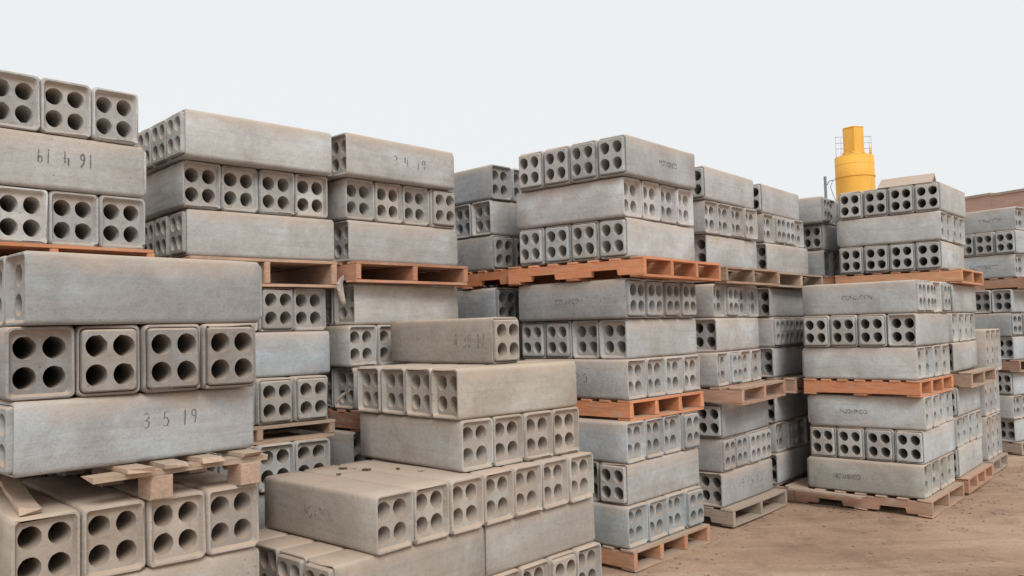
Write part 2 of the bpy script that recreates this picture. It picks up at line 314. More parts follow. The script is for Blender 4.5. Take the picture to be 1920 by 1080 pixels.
#KEEP#
KEEP = set("""A12.0.0 A13.0.0 A13.0.1 A13.0.2 A13.0.3 A21.0.0 A22.0.0 A22.0.1 A22.0.2 A22.0.3 A23.0.0 A23.0.1 B13.0.1 B13.0.2 B31.0.1 B31.0.2 B31.0.3 B32.0.0 B33.0.1 B33.0.2 B33.0.3
C12.0.0 C13.0.0 C13.0.1 C13.0.2 C13.0.3 C21.0.1 C21.0.2 C21.0.3 C22.0.0 C23.0.2 C23.0.3 C31.0.0 C31.0.1 C31.0.2 C32.0.0 C32.0.1 C32.0.2 C32.0.3 C33.0.0 C33.0.1 C33.0.2
D13.0.0 D21.0.0 D21.0.1 D22.0.0 D22.0.1 D23.0.0 D23.0.1 D31.0.0 D32.0.0 D32.0.1 D32.0.2 D32.0.3 D33.0.0 E22.0.0 E23.0.0 E23.0.1 E31.0.0 E31.0.1 E32.0.0 E32.0.1 E33.0.0
E33.0.1 F11.0.0 F11.0.1 F11.0.2 F11.0.3 F12.0.0 F12.0.1 F13.0.0 F13.0.1 F13.0.2 F13.0.3 F21.0.0 F21.0.1 F21.0.2 F21.0.3 F22.0.0 F22.0.1 F22.0.2 F22.0.3 F23.0.0 F23.0.1
F23.0.2 F23.0.3 F31.0.0 F31.0.1 F31.0.2 F31.0.3 F32.0.0 F32.0.1 F32.0.2 F32.0.3 F33.0.0 F33.0.1 F33.0.2 F33.0.3 G11.0.0 G12.0.0 G12.0.1 G12.0.2 G12.0.3 G13.0.0 G21.0.0
G21.0.1 G21.0.2 G21.0.3 G22.0.0 G23.0.0 G23.0.1 G23.0.2 G23.0.3 G31.0.0 G32.0.0 G32.0.1 G32.0.2 G32.0.3 G33.0.0 H11.0.0 H12.0.0 H12.0.1 H12.0.2 H12.0.3 H13.0.0 H21.0.0
H22.0.0 H22.0.1 H22.0.2 H22.0.3 H23.0.0 H31.0.0 H32.0.0 H32.0.1 H32.0.2 H32.0.3 H33.0.0 I31.0.0 I31.0.1 I32.0.0 I33.0.0 I33.0.1 I33.0.2 J11.0.0 J11.0.1 J11.0.2 J11.0.3
J12.0.0 J12.0.1 J12.0.2 J12.0.3 J13.0.0 J13.0.1 J13.0.2 J13.0.3 J21.0.0 J21.0.1 J21.0.2 J21.0.3 J22.0.0 J22.0.1 J22.0.2 J22.0.3 J23.0.0 J23.0.1 J23.0.2 J23.0.3 K11.0.0
K12.0.0 K12.0.1 K12.0.2 K12.0.3 K13.0.0 K21.0.0 K22.0.0 K22.0.1 K22.0.2 K22.0.3 K23.0.0 K31.0.0 K31.0.1 K31.0.2 K31.0.3 K32.0.0 K32.0.1 K32.0.2 K32.0.3 K33.0.0 K33.0.1
K33.0.2 K33.0.3 M11.0.0 M12.0.0 M13.0.0 M21.0.0 M22.0.0 M22.0.1 M23.0.0 M23.0.1 M31.0.0 M32.0.0 M32.0.1 M32.0.2 M33.0.0 N2.0.4 N2.0.5 N2.0.6 N2.0.7 N3.0.0 N3.0.1 N3.0.2
N3.0.3 N3.1.0 N4.0.0 N4.0.1 N4.0.2 N4.0.3 N4.0.4 N4.0.5 N4.0.6 N5.0.0 N5.0.1 N5.0.2 N5.0.3 N6.0.0 N6.0.1 N6.0.2 N6.0.3 N7.0.0""".split())
#ENDKEEP#
BLOCK = {}; rest = []
def tint(key, rg):
    c, d = TINT3.get(key) or TINT.get(key[:2]) or TINT[key[0]]
    j = rg.uniform(.93,1.07); wv = rg.uniform(-.012,.012)
    return ((c[0]*j+wv)*.925, c[1]*j*.965, (c[2]*j-wv)*1.02, max(0, d*.85+rg.uniform(-.03,.05)))
def place_block(bid, key, x, y, z, phi, label, kind, rg):
    col = tint(key, rg)
    if KEEP is not None and bid not in KEEP: rest.append((x,y,z,phi,kind)); return
    q = rg.randrange(NV); o = link('duct_block', BODY[kind][q]); o.location = (x,y,z); o.rotation_euler = (0,0,phi); o.color = col
    tag(o, label, 'concrete block', GROUP)
    other = 'spigot' if kind == 'socket' else 'socket'
    for s, k in ((-1,kind),(1,other)):
        f = link(k+'_end', FACE[(k,s,q)], o); f.color = (col[0]*.93,col[1]*.92,col[2]*.91,col[3])
    BLOCK[bid] = o
    if KEEP is None: o['bid'] = bid
def course(key, x0, y0, deg, z, d, n, phrase, cols=1):
    """n blocks side by side; d says which way they run; cols = blocks end to end"""
    rg = random.Random(key); t = R(deg); v = Vector((math.cos(t),math.sin(t))); u = Vector((-v.y,v.x)); o = Vector((x0,y0))
    kind0 = ENDS.get(key) or rg.choice(['socket','socket','spigot'])
    for c in range(cols):
        for i in range(n):
            a = (i+.5)*.25; b = .5+c*1.0
            jl = rg.uniform(-.007,.007); js = rg.uniform(-.0012,.0012); yaw = rg.uniform(-.35,.35)
            if i == 0: js = 0
            pos = o + ((v*(b+jl)+u*(a+js)) if d == 'v' else (u*(b+jl)+v*(a+js)))
            phi = t + R(yaw) - (math.pi/2 if d == 'v' else 0)
            kind = kind0 if rg.random() < .86 else ('spigot' if kind0 == 'socket' else 'socket')
            if d == 'v': k = n-1-i; side = 'left'
            else: k = i; side = 'right'
            nm = ORD[k] if cols == 1 else ORD[k]+(' front' if c == 0 else ' rear')
            lab = 'duct block %s from left, ends %s, %s' % (nm, side, phrase)
            place_block('%s.%d.%d' % (key, c, i), key, pos.x, pos.y, z, phi, lab, kind, rg)
LOADS = []
for s, rows in DIRS.items():
    for li, pat in enumerate(rows):
        ld = 3-li
        if pat.strip() == '': continue
        for ri, d in enumerate(pat):
            rw = 3-ri; key = '%s%d%d' % (s, ld, rw); x0, y0, dg = LAYER[key]
            z = (ld-1)*(3*H+PAL)+PAL+(rw-1)*H+DZ.get(s+str(ld),0)
            lw = LOADW[ld] if s != 'A' or ld == 1 else 'upper load'
            if s == 'J' and ld == 2: lw = 'upper load'
            course(key, x0, y0, dg, z, d, 4, '%s, %s, %s' % (ROWW[rw], lw, WHERE[s]))
        LOADS.append((s, ld))
# stepped pile in front
course('N2', *LAYER['N2'], NZ, 'u', 8, 'lowest row, '+WHERE['N'])
course('N3', *LAYER['N3'], NZ+H, 'v', 4, 'second row up, '+WHERE['N'], cols=2)
course('N4', *LAYER['N4'], NZ+2*H, 'u', 7, 'long dusty row, '+WHERE['N'])
course('N5', *LAYER['N5'], NZ+3*H, 'u', 4, 'row above long row, '+WHERE['N'])
course('N6', *LAYER['N6'], NZ+4*H, 'v', 4, 'row under lone block, '+WHERE['N'])
course('N7', *LAYER['N7'], NZ+5*H, 'u', 1, 'x')
if 'N7.0.0' in BLOCK: BLOCK['N7.0.0']['label'] = 'lone dusty concrete duct block lying on top of the stepped pile in front'
# six-hole blocks far right
t = R(49.5); v = Vector((math.cos(t),math.sin(t))); u = Vector((-v.y,v.x)); rg = random.Random(5)
for k in range(3):
    for i in range(3):
        p = Vector((5.06,9.05)) + v*((i+.5)*.25-(.06 if k == 2 else 0)) + u*(.5-(.05 if k==2 else 0))
        o = link('duct_block', BODY_T); o.location = (p.x,p.y,.14+k*(TALL+.001)); o.rotation_euler = (0,0,t); o.color = tint('L', rg)
        tag(o, 'tall six hole concrete duct block, %s from left, %s course, beside the stack below silo' % (ORD[i], ('bottom','middle','top')[k]), 'concrete block', 'six hole concrete duct blocks')
        for s_, kk in ((-1,'socket'),(1,'spigot')):
            f = link(kk+'_end', FACE_T[(kk,s_)], o); f.color = o.color
# the blocks nobody sees, deep in the stacks, and the row behind them
for cx, cy in ((-1.07,7.7),(-.15,8.65),(-2.0,6.7)):
    for k in range(10):
        tt = R(46); vv = Vector((math.cos(tt),math.sin(tt))); uu = Vector((-vv.y,vv.x))
        for i in range(4):
            p = Vector((cx,cy)) + (vv*.5+uu*(i+.5)*.25 if k % 2 else uu*.5+vv*(i+.5)*.25); rest.append((p.x,p.y,k*H,tt-(math.pi/2 if k % 2 else 0),'socket'))
if rest:
    bm = bmesh.new()
    for x, y, z, phi, kind in rest:
        n0 = len(bm.verts); tmp = bmesh.new(); tmp.from_mesh(BODY[kind][0])
        for s_, kk in ((-1,kind),(1,'spigot' if kind == 'socket' else 'socket')): tmp.from_mesh(FACE[(kk,s_,0)])
        tmp.transform(Matrix.Translation((x,y,z)) @ Matrix.Rotation(phi,4,'Z'))
        me = bpy.data.meshes.new('t'); tmp.to_mesh(me); tmp.free(); bm.from_mesh(me); bpy.data.meshes.remove(me)
    me = bpy.data.meshes.new('duct_block_mass'); bm.to_mesh(me); bm.free(); me.materials.append(CONC)
    o = link('duct_block_mass', me); o.color = (.53,.51,.48,.05)
    tag(o, 'remaining grey concrete duct blocks deep inside the stacks', 'concrete blocks', kind='stuff')

# ------------------------------------------------------------------ pallets
ORANGE = (.70,.29,.145); FADED = (.60,.27,.145); BROWN = (.42,.27,.185); PALE = (.52,.40,.30); GREY = (.40,.345,.285); REDB = (.44,.19,.12)
def board_mesh(name, lx, ly, lz, rg, notch=False):
    """board along x; x in 0..lx, centred in y, z 0..lz, ends a little ragged, corners eased"""
    V = []; F = []
    if notch:
        prof = [(0,0),(.17*lx,0),(.178*lx,.042),(.36*lx,.042),(.366*lx,0),(.625*lx,0),(.632*lx,.042),(.815*lx,.042),(.822*lx,0),(lx,0),(lx,lz),(0,lz)]
        n = len(prof)
        V = [(x+rg.uniform(-.003,.003), s*ly/2, z) for s in (-1,1) for x, z in prof]
        F = [tuple(range(n)), tuple(range(2*n-1,n-1,-1))] + [(i,n+i,n+(i+1)%n,(i+1)%n) for i in range(n)]
    else:
        xs = [0,.006,.33*lx,.66*lx,lx-.006,lx]; c = min(.004, lz*.2)
        for q, x in enumerate(xs):
            e = c if q in (0,len(xs)-1) else 0; bow = rg.uniform(-.0015,.0015)
            for y, z in ((-ly/2+e,e),(ly/2-e,e),(ly/2-e,lz-e),(-ly/2+e,lz-e)):
                V.append((x+(rg.uniform(-.004,.004) if q in (0,len(xs)-1) else 0), y+rg.uniform(-.0015,.0015), z+bow))
        for q in range(len(xs)-1):
            for i in range(4): F.append((q*4+i, q*4+(i+1)%4, q*4+4+(i+1)%4, q*4+4+i))
        F = [f[::-1] for f in F]; F += [(0,1,2,3), tuple(len(V)-1-i for i in range(4))]
    me = mesh_from(name, V, F, WOOD)
    bm = bmesh.new(); bm.from_mesh(me); fix(bm); bm.to_mesh(me); bm.free(); return me
def part(name, me, parent, loc, rz, col):
    o = link(name, me, parent); o.location = loc; o.rotation_euler = (0,0,rz); o.color = col; return o
def pallet(key, z, h, u0, u1, v0, v1, col, wear, label, nstr=3, notch=False, at=None, colb=None):
    """local x runs along u (stringers), local y along -v"""
    rg = random.Random('p'+key); x0, y0, dg = at or LAYER[key]; t = R(dg)
    root = empty('pallet', (x0,y0,z), t+math.pi/2); tag(root, label, 'pallet', 'wooden pallets under the blocks')
    bt = .019; sh = h-2*bt-.001; L = u1-u0; Wd = v1-v0
    def cc(c): 
        j = rg.uniform(.84,1.12); return (c[0]*j, c[1]*j, c[2]*j, wear*rg.uniform(.6,1.2))
    cb = colb or col
    sm = board_mesh('stringer', L, .042, sh, rg, notch)
    for i in range(nstr):
        part('stringer', sm, root, (u0, -(v0+.021+(Wd-.042)*i/(nstr-1)), bt+.0005), 0, cc(col))
    dm = board_mesh('deck_board', Wd, .092, bt-.001, rg); dw = board_mesh('deck_board', Wd, .115, bt-.001, rg)
    nb = 7
    for i in range(nb):
        x = u0+.058+(L-.116)*i/(nb-1)
        part('deck_board', dw if i in (0,nb-1) else dm, root, (x, -v0+rg.uniform(-.006,.006), h-bt), -math.pi/2, cc(cb))
    for i in range(3):
        x = u0+.058+(L-.116)*i/2
        part('bottom_board', dw, root, (x, -v0+rg.uniform(-.006,.006), 0), -math.pi/2, cc(cb))
    return root
def zl(ld): return (ld-1)*(3*H+PAL)
pallet('F31', zl(3), PAL, -.13, 1.10, -.02, 1.17, ORANGE, .10, 'bright orange notched pallet under the top load, sticking out to the right', 4, True)
pallet('F21', zl(2), PAL, -.02, 1.12, .0, 1.0, ORANGE, .15, 'bright orange pallet between middle and bottom load of the orange pallet stack', 4)
pallet('F11', 0, PAL, -.04, 1.1, .0, 1.02, (.62,.30,.17), .45, 'worn orange brown pallet on the ground under the orange pallet stack', 4, colb=(.50,.35,.25))
pallet('G31', zl(3), PAL, -.18, 1.02, -.02, 1.05, BROWN, .7, 'weathered brown pallet under the top load right of bright orange pallet', 3)
pallet('G21', zl(2), PAL, -.20, 1.0, .0, 1.06, (.55,.33,.24), .5, 'brown pallet jutting out between loads, right of the orange pallet stack', 3)
pallet('G11', 0, PAL, -.09, 1.1, .0, 1.08, GREY, .5, 'grey green pallet on the ground, right of the orange pallet stack', 3, True)
pallet('H31', zl(3), PAL, -.10, 1.0, .0, 1.12, PALE, .6, 'pale brown pallet under top load of the stack beside right front stack', 3)
pallet('H21', zl(2), PAL, -.20, 1.0, .0, 1.05, (.48,.30,.22), .5, 'brown pallet between loads of the half hidden stack', 3)
pallet('H11', 0, PAL, -.17, 1.05, .0, 1.08, (.46,.33,.25), .5, 'brown pallet on the ground under the half hidden stack', 3)
pallet('I31', zl(3), PAL, -.1, 1.05, .0, 1.05, FADED, .5, 'faded orange pallet under top load of the stack beside the steel pole', 3)
pallet('J21', zl(2), PAL, -.02, 1.0, .0, 1.02, ORANGE, .15, 'orange pallet between the two loads of the right front stack', 4)
pallet('J11', 0, PAL, -.06, 1.13, -.02, 1.04, (.50,.30,.205), .5, 'broken weathered pallet on the ground under the right front stack', 3, True)
pallet('K31', zl(3), PAL, -.16, 1.05, .0, 1.04, (.66,.33,.18), .35, 'faded orange pallet under the top load, below the yellow silo', 3)
pallet('K21', zl(2), PAL, -.14, 1.0, .0, 1.12, (.50,.35,.25), .5, 'brown pallet between loads of the stack below the yellow silo', 3)
pallet('K11', 0, PAL, -.07, 1.05, .0, 1.08, (.56,.28,.17), .4, 'reddish brown pallet on the ground behind the right front stack', 4)
pallet('C31', zl(3)-.035, PAL+.034, -.03, 1.02, .0, 1.0, (.56,.36,.25), .5, 'pale brown pallet under top load of the stack left of the 3 4 19 block', 3)
pallet('C21', zl(2)+.0, PAL-.036, -.03, 1.02, -.02, 1.03, (.55,.38,.27), .6, 'shadowed pale brown pallet low between near left stack and stepped pile', 3)
pallet('D31', zl(3), PAL, -.08, 1.05, .0, 1.03, (.58,.28,.17), .4, 'reddish brown pallet under the top load with the 3 4 19 block', 3)
pallet('D21', zl(2), PAL, -.06, 1.05, .0, 1.05, REDB, .25, 'reddish pallet low behind the stepped pile, under the 3 4 19 stack', 3)
pallet('E31', zl(3), PAL, -.30, .92, .0, 1.05, (.68,.25,.11), .25, 'dull orange notched pallet in the gap left of the bright orange pallet', 3, True)
pallet('B31', zl(3), PAL, -.06, 1.05, .0, 1.02, (.62,.26,.13), .3, 'orange pallet at the left edge under the cut off top left load', 3)
pallet('M31', zl(3), PAL, -.12, 1.0, .0, 1.05, (.52,.28,.19), .4, 'brown pallet under the top load at the right edge', 3)
pallet('M21', zl(2), PAL, -.06, 1.0, .0, 1.05, (.40,.24,.18), .5, 'reddish brown pallet between middle and bottom load at the right edge', 3)
pallet('M11', 0, PAL, -.06, 1.05, .0, 1.05, GREY, .7, 'grey weathered pallet on the ground at the right edge', 3)
pallet('L', 0, .139, -.04, 1.0, .0, .80, GREY, .6, 'grey pallet on the ground under the tall six hole blocks', 3, at=(5.06,9.05,49.5))
HID = 'pallet hidden behind other stacks'
for k_, z_ in (('C11',0),('D11',0),('E21',zl(2)),('E11',0),('I21',zl(2)),('I11',0),('B21',zl(2)),('B11',0),('A11',0)):
    pallet(k_, z_, PAL, -.02, 1.02, .0, 1.02, BROWN, .6, 'brown pallet deep under the %s load of the %s' % (LOADW[int(k_[1])].split()[0], WHERE[k_[0]]), 3)
# the broken block pallet under the near left load
rg = random.Random(3); x0, y0, dg = LAYER['A21']; t = R(dg)
root = empty('pallet', (x0,y0,zl(2)), t+math.pi/2); tag(root, 'broken pale pallet with loose deck boards under the near left load', 'pallet', 'wooden pallets under the blocks')
def ragged(name, L, W, T, rg, n=5):
    V = []; F = []
    xs = [0]+[L*(i+1)/n for i in range(n-1)]+[L]
    for q, x in enumerate(xs):
        for y, z in ((-W/2,0),(W/2,0),(W/2,T),(-W/2,T)):
            e = rg.uniform(-.03,.03) if q in (0,) else (rg.uniform(-.006,.006) if q == len(xs)-1 else 0)
            V.append((x+e, y+rg.uniform(-.003,.003), z+rg.uniform(-.002,.002)))
    for q in range(len(xs)-1):
        for i in range(4): F.append((q*4+i, q*4+4+i, q*4+4+(i+1)%4, q*4+(i+1)%4))
    F += [(0,1,2,3),(len(V)-1,len(V)-2,len(V)-3,len(V)-4)]
    me = mesh_from(name, V, F, WOOD); bm = bmesh.new(); bm.from_mesh(me); fix(bm); bm.to_mesh(me); bm.free(); return me
pc = (.50,.36,.26)
for uu in (-.045, .46, .93):
    part('cross_plank', ragged('cross_plank', .74, .095, .024, rg), root, (uu, -.27, .098), -math.pi/2, (*pc, .8))
    for vv in (.50, .90):
        part('support_block', board_mesh('support_block', .13, .095, .096, rg), root, (uu-.065, -vv-.02, .001), 0, (.52,.36,.265,.7))
for vv, ov in ((.42,.10),(.575,.085),(.74,.075),(.93,.06)):
    part('deck_board', ragged('deck_board', 1.14, .095, .0195, rg), root, (-.045-ov, -vv, .123), 0, (.54,.39,.285,.75))
o = link('loose_plank', ragged('loose_plank', .62, .075, .02, rg)); o.location = (-1.80,3.10,1.018); o.rotation_euler = (R(4),R(-4),R(128)); o.color = (.52,.37,.27,.7)
o.location = (-1.865,3.235,1.016)
tag(o, 'loose splintered plank lying on the blocks at the left edge', 'plank')
# splinter board under the right front load, two bearers under the pile
x0, y0, dg = LAYER['J11']; t = R(dg); v = Vector((math.cos(t),math.sin(t))); u = Vector((-v.y,v.x))
p = Vector((x0,y0)) - v*.105 + u*.48
o = link('splintered_board', ragged('splintered_board', .66, .09, .017, rg)); o.location = (p.x,p.y,.118); o.rotation_euler = (0,R(-1.5),t+math.pi/2); o.color = (.52,.40,.32,.6)
tag(o, 'splintered loose board along the broken ground pallet of right front stack', 'board')
x0, y0, dg = LAYER['N2']; t = R(dg); v = Vector((math.cos(t),math.sin(t))); u = Vector((-v.y,v.x))
for k, uu in enumerate((.15,.85)):
    p = Vector((x0,y0)) + u*uu + v*.02
    o = link('bearer_plank', board_mesh('bearer_plank', 1.96, .1, .03, rg)); o.location = (p.x,p.y,-.011); o.rotation_euler = (0,0,t); o.color = (*GREY,.6)
    tag(o, 'flat %s bearer plank under the stepped pile in front' % ('right', 'left')[k], 'plank')

# ------------------------------------------------------------------ writing on the blocks
G = {'1':[[(.5,0),(.5,1)]],'3':[[(.1,.88),(.4,1),(.75,.85),(.7,.62),(.35,.52),(.78,.4),(.75,.13),(.4,0),(.08,.12)]],'4':[[(.12,1),(.1,.48),(.85,.5)],[(.66,.82),(.64,0)]],
     '5':[[(.82,1),(.25,.98),(.2,.55),(.55,.6),(.82,.36),(.6,.04),(.1,.08)]],'6':[[(.7,1),(.3,.7),(.15,.3),(.4,0),(.75,.15),(.7,.42),(.4,.5),(.18,.3)]],
     '9':[[(.72,.72),(.5,.52),(.2,.6),(.15,.85),(.42,1),(.7,.9),(.74,.5),(.6,.05)]],'7':[[(.1,1),(.8,.96),(.45,0)]],'0':[[(.5,1),(.2,.8),(.18,.25),(.5,0),(.8,.25),(.78,.8),(.5,1)]],
     'A':[[(.05,0),(.5,1),(.9,0)],[(.25,.4),(.75,.4)]],'-':[[(.2,.5),(.7,.5)]],'X':[[(.1,0),(.9,1)],[(.1,1),(.9,0)]],'2':[[(.1,.8),(.45,1),(.75,.8),(.1,0),(.85,.03)]],
     '[':[[(0,0),(3.2,0),(3.2,1),(0,1),(0,0)]]}
def side_frame(bid, h=BH):
    """visible long side of a block: outward local x sign"""
    key = bid.split('.')[0]; d = {'N4':'u','N7':'u'}.get(key) or DIRS[key[0]][3-int(key[1])][3-int(key[2])]
    return 1 if d == 'v' else -1
def put_mark(bid, me, name):
    o = BLOCK.get(bid)
    if o is None: return
    link(name, me, o)
def strokes(bid, txt, s0, s1, tc, hgt, wd=.009, mat=INK, flip=False, gap=None):
    sg = side_frame(bid); rg = random.Random(txt+bid); n = len(txt); cw = (s1-s0)/max(1,n); V = []; F = []
    X = sg*(BW/2+.0022)
    for i, ch in enumerate(txt):
        if ch == ' ': continue
        V = []; F = []
        cx = s0+cw*i; cy = tc-hgt/2+rg.uniform(-.004,.004); sk = rg.uniform(-.06,.10); w_ = min(cw*.8, hgt*.62)
        for st in G[ch]:
            pts = [(cx+w_*(a+sk*b), cy+hgt*b) for a, b in st]
            for (a0,b0), (a1,b1) in zip(pts, pts[1:]):
                dx, dy = a1-a0, b1-b0; L = math.hypot(dx,dy) or 1; nxx, nyy = -dy/L*wd/2*rg.uniform(.7,1.2), dx/L*wd/2
                q = [(a0-nxx-dx/L*wd*.3,b0-nyy-dy/L*wd*.3),(a1-nxx+dx/L*wd*.3,b1-nyy+dy/L*wd*.3),(a1+nxx+dx/L*wd*.3,b1+nyy+dy/L*wd*.3),(a0+nxx-dx/L*wd*.3,b0+nyy-dy/L*wd*.3)]
                k = len(V)
                for a, b in q:
                    if flip: a, b = s0+s1-a, 2*tc-b
                    V.append((X+sg*rg.uniform(0,.0004), sg*(a-.5)*BL, b*BH))
                F.append((k,k+1,k+2,k+3))
        put_mark(bid, mesh_from('digit', V, F, mat), 'digit')
def stamp(bid, txt, s0, s1, tc, mat=STAMP, flip=False, sq=1):
    if bid not in BLOCK: return
    sg = side_frame(bid); cu = bpy.data.curves.new('t','FONT'); cu.body = txt; cu.align_x = 'CENTER'; cu.align_y = 'CENTER'; cu.size = 1; cu.offset = .012
    to = bpy.data.objects.new('t', cu); C.objects.link(to); bpy.context.view_layer.update()
    me = bpy.data.meshes.new_from_object(to.evaluated_get(bpy.context.evaluated_depsgraph_get())); bpy.data.objects.remove(to)
    xs = [q.co.x for q in me.vertices]; wd = max(xs)-min(xs); k = (s1-s0)*BL/wd
    for q in me.vertices:
        a, b = q.co.x*k, q.co.y*k*sq
        if flip: a, b = -a, -b
        q.co = (sg*(BW/2+.0024), sg*(a+((s0+s1)/2-.5)*BL), b+tc*BH)
    me.materials.clear(); me.materials.append(mat); me.name = 'stencil_mark'; put_mark(bid, me, 'stencil_mark')
for b_, l_ in (('B32.0.0','long duct block with upside down date 16 4 19 at top left'),('A21.0.0','long duct block dated 3 5 19 above the broken pallet, near left stack'),
               ('D33.0.0','top duct block dated 3 4 19 against the sky'),('G11.0.0','duct block marked 9-577 on the grey green ground pallet'),
               ('A23.0.0','long plain duct block on top of the near left stack'),('F33.0.0','topmost stamped duct block of the orange pallet stack, right corner'),
               ('N4.0.0','nearest dusty duct block with faded stamp, front of the stepped pile'),('J11.0.0','stamped duct block on the broken pallet of the right front stack')):
    if b_ in BLOCK: BLOCK[b_]['label'] = l_
strokes('B32.0.0', '16 4 19', .44, .73, .58, .25, .0065, INK, True)
strokes('A21.0.0', '3 5 19', .485, .735, .60, .22, .0045, INK)
strokes('D33.0.0', '3 4 19', .40, .72, .50, .25, .009, FAINT)
strokes('G11.0.0', '9-577', .34, .80, .52, .26, .010, FAINT)
strokes('G33.0.0', '[', .48, .95, .50, .13, .006, FAINT)
strokes('N7.0.0', 'A 30 17', .66, .95, .50, .30, .008, FAINT)
strokes('E31.0.0', 'X', .60, .68, .42, .2, .010, FAINT)
strokes('F21.0.0', '30', .52, .66, .52, .22, .010, FAINT)
strokes('K31.0.0', '93', .42, .70, .50, .2, .012, FAINT)
strokes('K11.0.0', '1 12', .30, .78, .50, .24, .012, FAINT)
stamp('F33.0.0', 'CONSYCON', .44, .70, .50, STAMP, True, 1.3)
stamp('F23.0.0', 'CONSYCON', .37, .62, .48, FAINT, False, 1.2)
stamp('J23.0.0', 'CONSYCON', .37, .64, .52, FAINT, False, 1.2)
stamp('J13.0.0', 'CONSYCON', .28, .52, .50, STAMP, True, 1.2)
stamp('J11.0.0', 'CONSYCON', .23, .47, .48, STAMP, True, 1.4)
stamp('N4.0.0', 'CONSYCON', .40, .66, .52, GHOST, True, 1.9)
stamp('M33.0.0', 'CONSYCON', .55, .85, .50, FAINT, False, 1.2)
stamp('M31.0.0', 'CONSYCON', .45, .80, .50, FAINT, True, 1.2)

# ------------------------------------------------------------------ things lying about
x0, y0, dg = LAYER['K33']; t = R(dg); v = Vector((math.cos(t),math.sin(t))); u = Vector((-v.y,v.x))
def gable():
    V = []; F = []; L = .52; a, hh, th = .10, .10, .018
    prof = [(-a,0),(0,hh),(a,0),(a-th*1.4,0),(0,hh-th*1.6),(-a+th*1.4,0)]
    for q, x in enumerate((0,L)):
        for y, z in prof: V.append((x+(z*.18 if q == 0 else z*.05), y, z))
    n = 6
    for i in range(n): F.append((i,(i+1)%n,n+(i+1)%n,n+i))
    F += [(0,1,4,5),(1,2,3,4),(n,n+1,n+4,n+5),(n+1,n+2,n+3,n+4)]
    me = mesh_from('ridge_piece', V, F, CONC); bm = bmesh.new(); bm.from_mesh(me); fix(bm); bm.to_mesh(me); bm.free(); return me
o = link('ridge_piece', gable()); p = Vector((x0,y0)) + u*.60 + v*.10
o.location = (p.x,p.y,zl(3)+PAL+3*H); o.rotation_euler = (0,0,t-math.pi/2); o.color = (.56,.49,.44,.1)
tag(o, 'small gable shaped concrete ridge piece lying on the stack below the silo', 'concrete piece')
PLAST = plain('dirty_plastic', (.50,.42,.36), .6, .35, 12)
def ribbon(name, pts, wd, label, cat, thick=.002):
    V = []; F = []
    for i, (x,y,z,tw) in enumerate(pts):
        w_ = wd*(1-.55*abs(i/(len(pts)-1)-.4)); a = Vector((math.cos(tw)*w_/2, -.35*w_*math.sin(tw), math.sin(tw)*w_/2))
        b = Vector((x,y,z)); V += [tuple(b-a), tuple(b+a), tuple(b+a+Vector((0,thick,0))), tuple(b-a+Vector((0,thick,0)))]
    for i in range(len(pts)-1):
        for k in range(4): F.append((i*4+k, i*4+(k+1)%4, i*4+4+(k+1)%4, i*4+4+k))
    F += [(0,1,2,3),(len(V)-4,len(V)-3,len(V)-2,len(V)-1)]
    o = link(name, mesh_from(name, V, F, PLAST, True)); tag(o, label, cat, 'torn plastic strips'); return o
ribbon('plastic_strip', [(-1.105,5.55,2.065,.2),(-1.130,5.535,2.05,.5),(-1.145,5.53,2.00,.1),(-1.135,5.535,1.95,-.3),(-1.125,5.54,1.90,.2),(-1.118,5.545,1.865,.6)], .05, 'torn plastic strip hanging below the pallet of the 3 4 19 stack', 'plastic strip')
ribbon('plastic_strip', [(-1.19,5.62,1.225,1.2),(-1.165,5.60,1.25,1.0),(-1.135,5.595,1.27,.9),(-1.11,5.60,1.295,1.1),(-1.09,5.62,1.32,1.3)], .065, 'crumpled plastic strip stuck in a block low behind the stepped pile', 'plastic strip')
DARK = plain('dry_twig', (.10,.07,.05), .9, .4, 30)
def chip(name, x, y, z, L, rz, label, cat, r=.006, mat=DARK):
    rg = random.Random(x*97); V = []; F = []
    for i in range(5):
        f = i/4; rr = r*(1-.6*abs(f-.4))*rg.uniform(.7,1.3); cy = rg.uniform(-.01,.01)
        for k in range(5): V.append(((f-.5)*L, cy+rr*1.6*math.cos(k*1.2566), rr+rr*math.sin(k*1.2566)))
    for i in range(4):
        for k in range(5): F.append((i*5+k, i*5+(k+1)%5, i*5+5+(k+1)%5, i*5+5+k))
    F += [tuple(range(5)), tuple(range(24,19,-1))]
    o = link(name, mesh_from(name, V, F, mat)); o.location = (x,y,z); o.rotation_euler = (0,0,rz); tag(o, label, cat, 'dry scraps on the dusty row')
zt = NZ+3*H+.001
x0, y0, dg = LAYER['N4']; t = R(dg); v4 = Vector((math.cos(t),math.sin(t))); u4 = Vector((-v4.y,v4.x))
for q, (vv, uu, L, rz, lb) in enumerate([(.40,.80,.07,.2,'curled dry leaf scrap, farthest left of the scraps on dusty row'),(.47,.77,.06,1.1,'pale curled scrap beside the leaf on the dusty row'),(.45,.64,.075,.4,'dark flat chip in the middle of the dusty row'),(.27,.66,.03,.9,'tiny dark chip nearest the front of the dusty row'),(.58,.52,.03,.3,'tiny dark chip near the upper row on dusty row'),(.62,.36,.05,.7,'light chip against the upper row, nearest the block ends')]):
    p = Vector((x0,y0)) + v4*vv + u4*uu
    chip('dry_scrap', p.x, p.y, zt, L*.7, rz, lb, 'scrap', .006, PLAST if q in (1,5) else DARK)

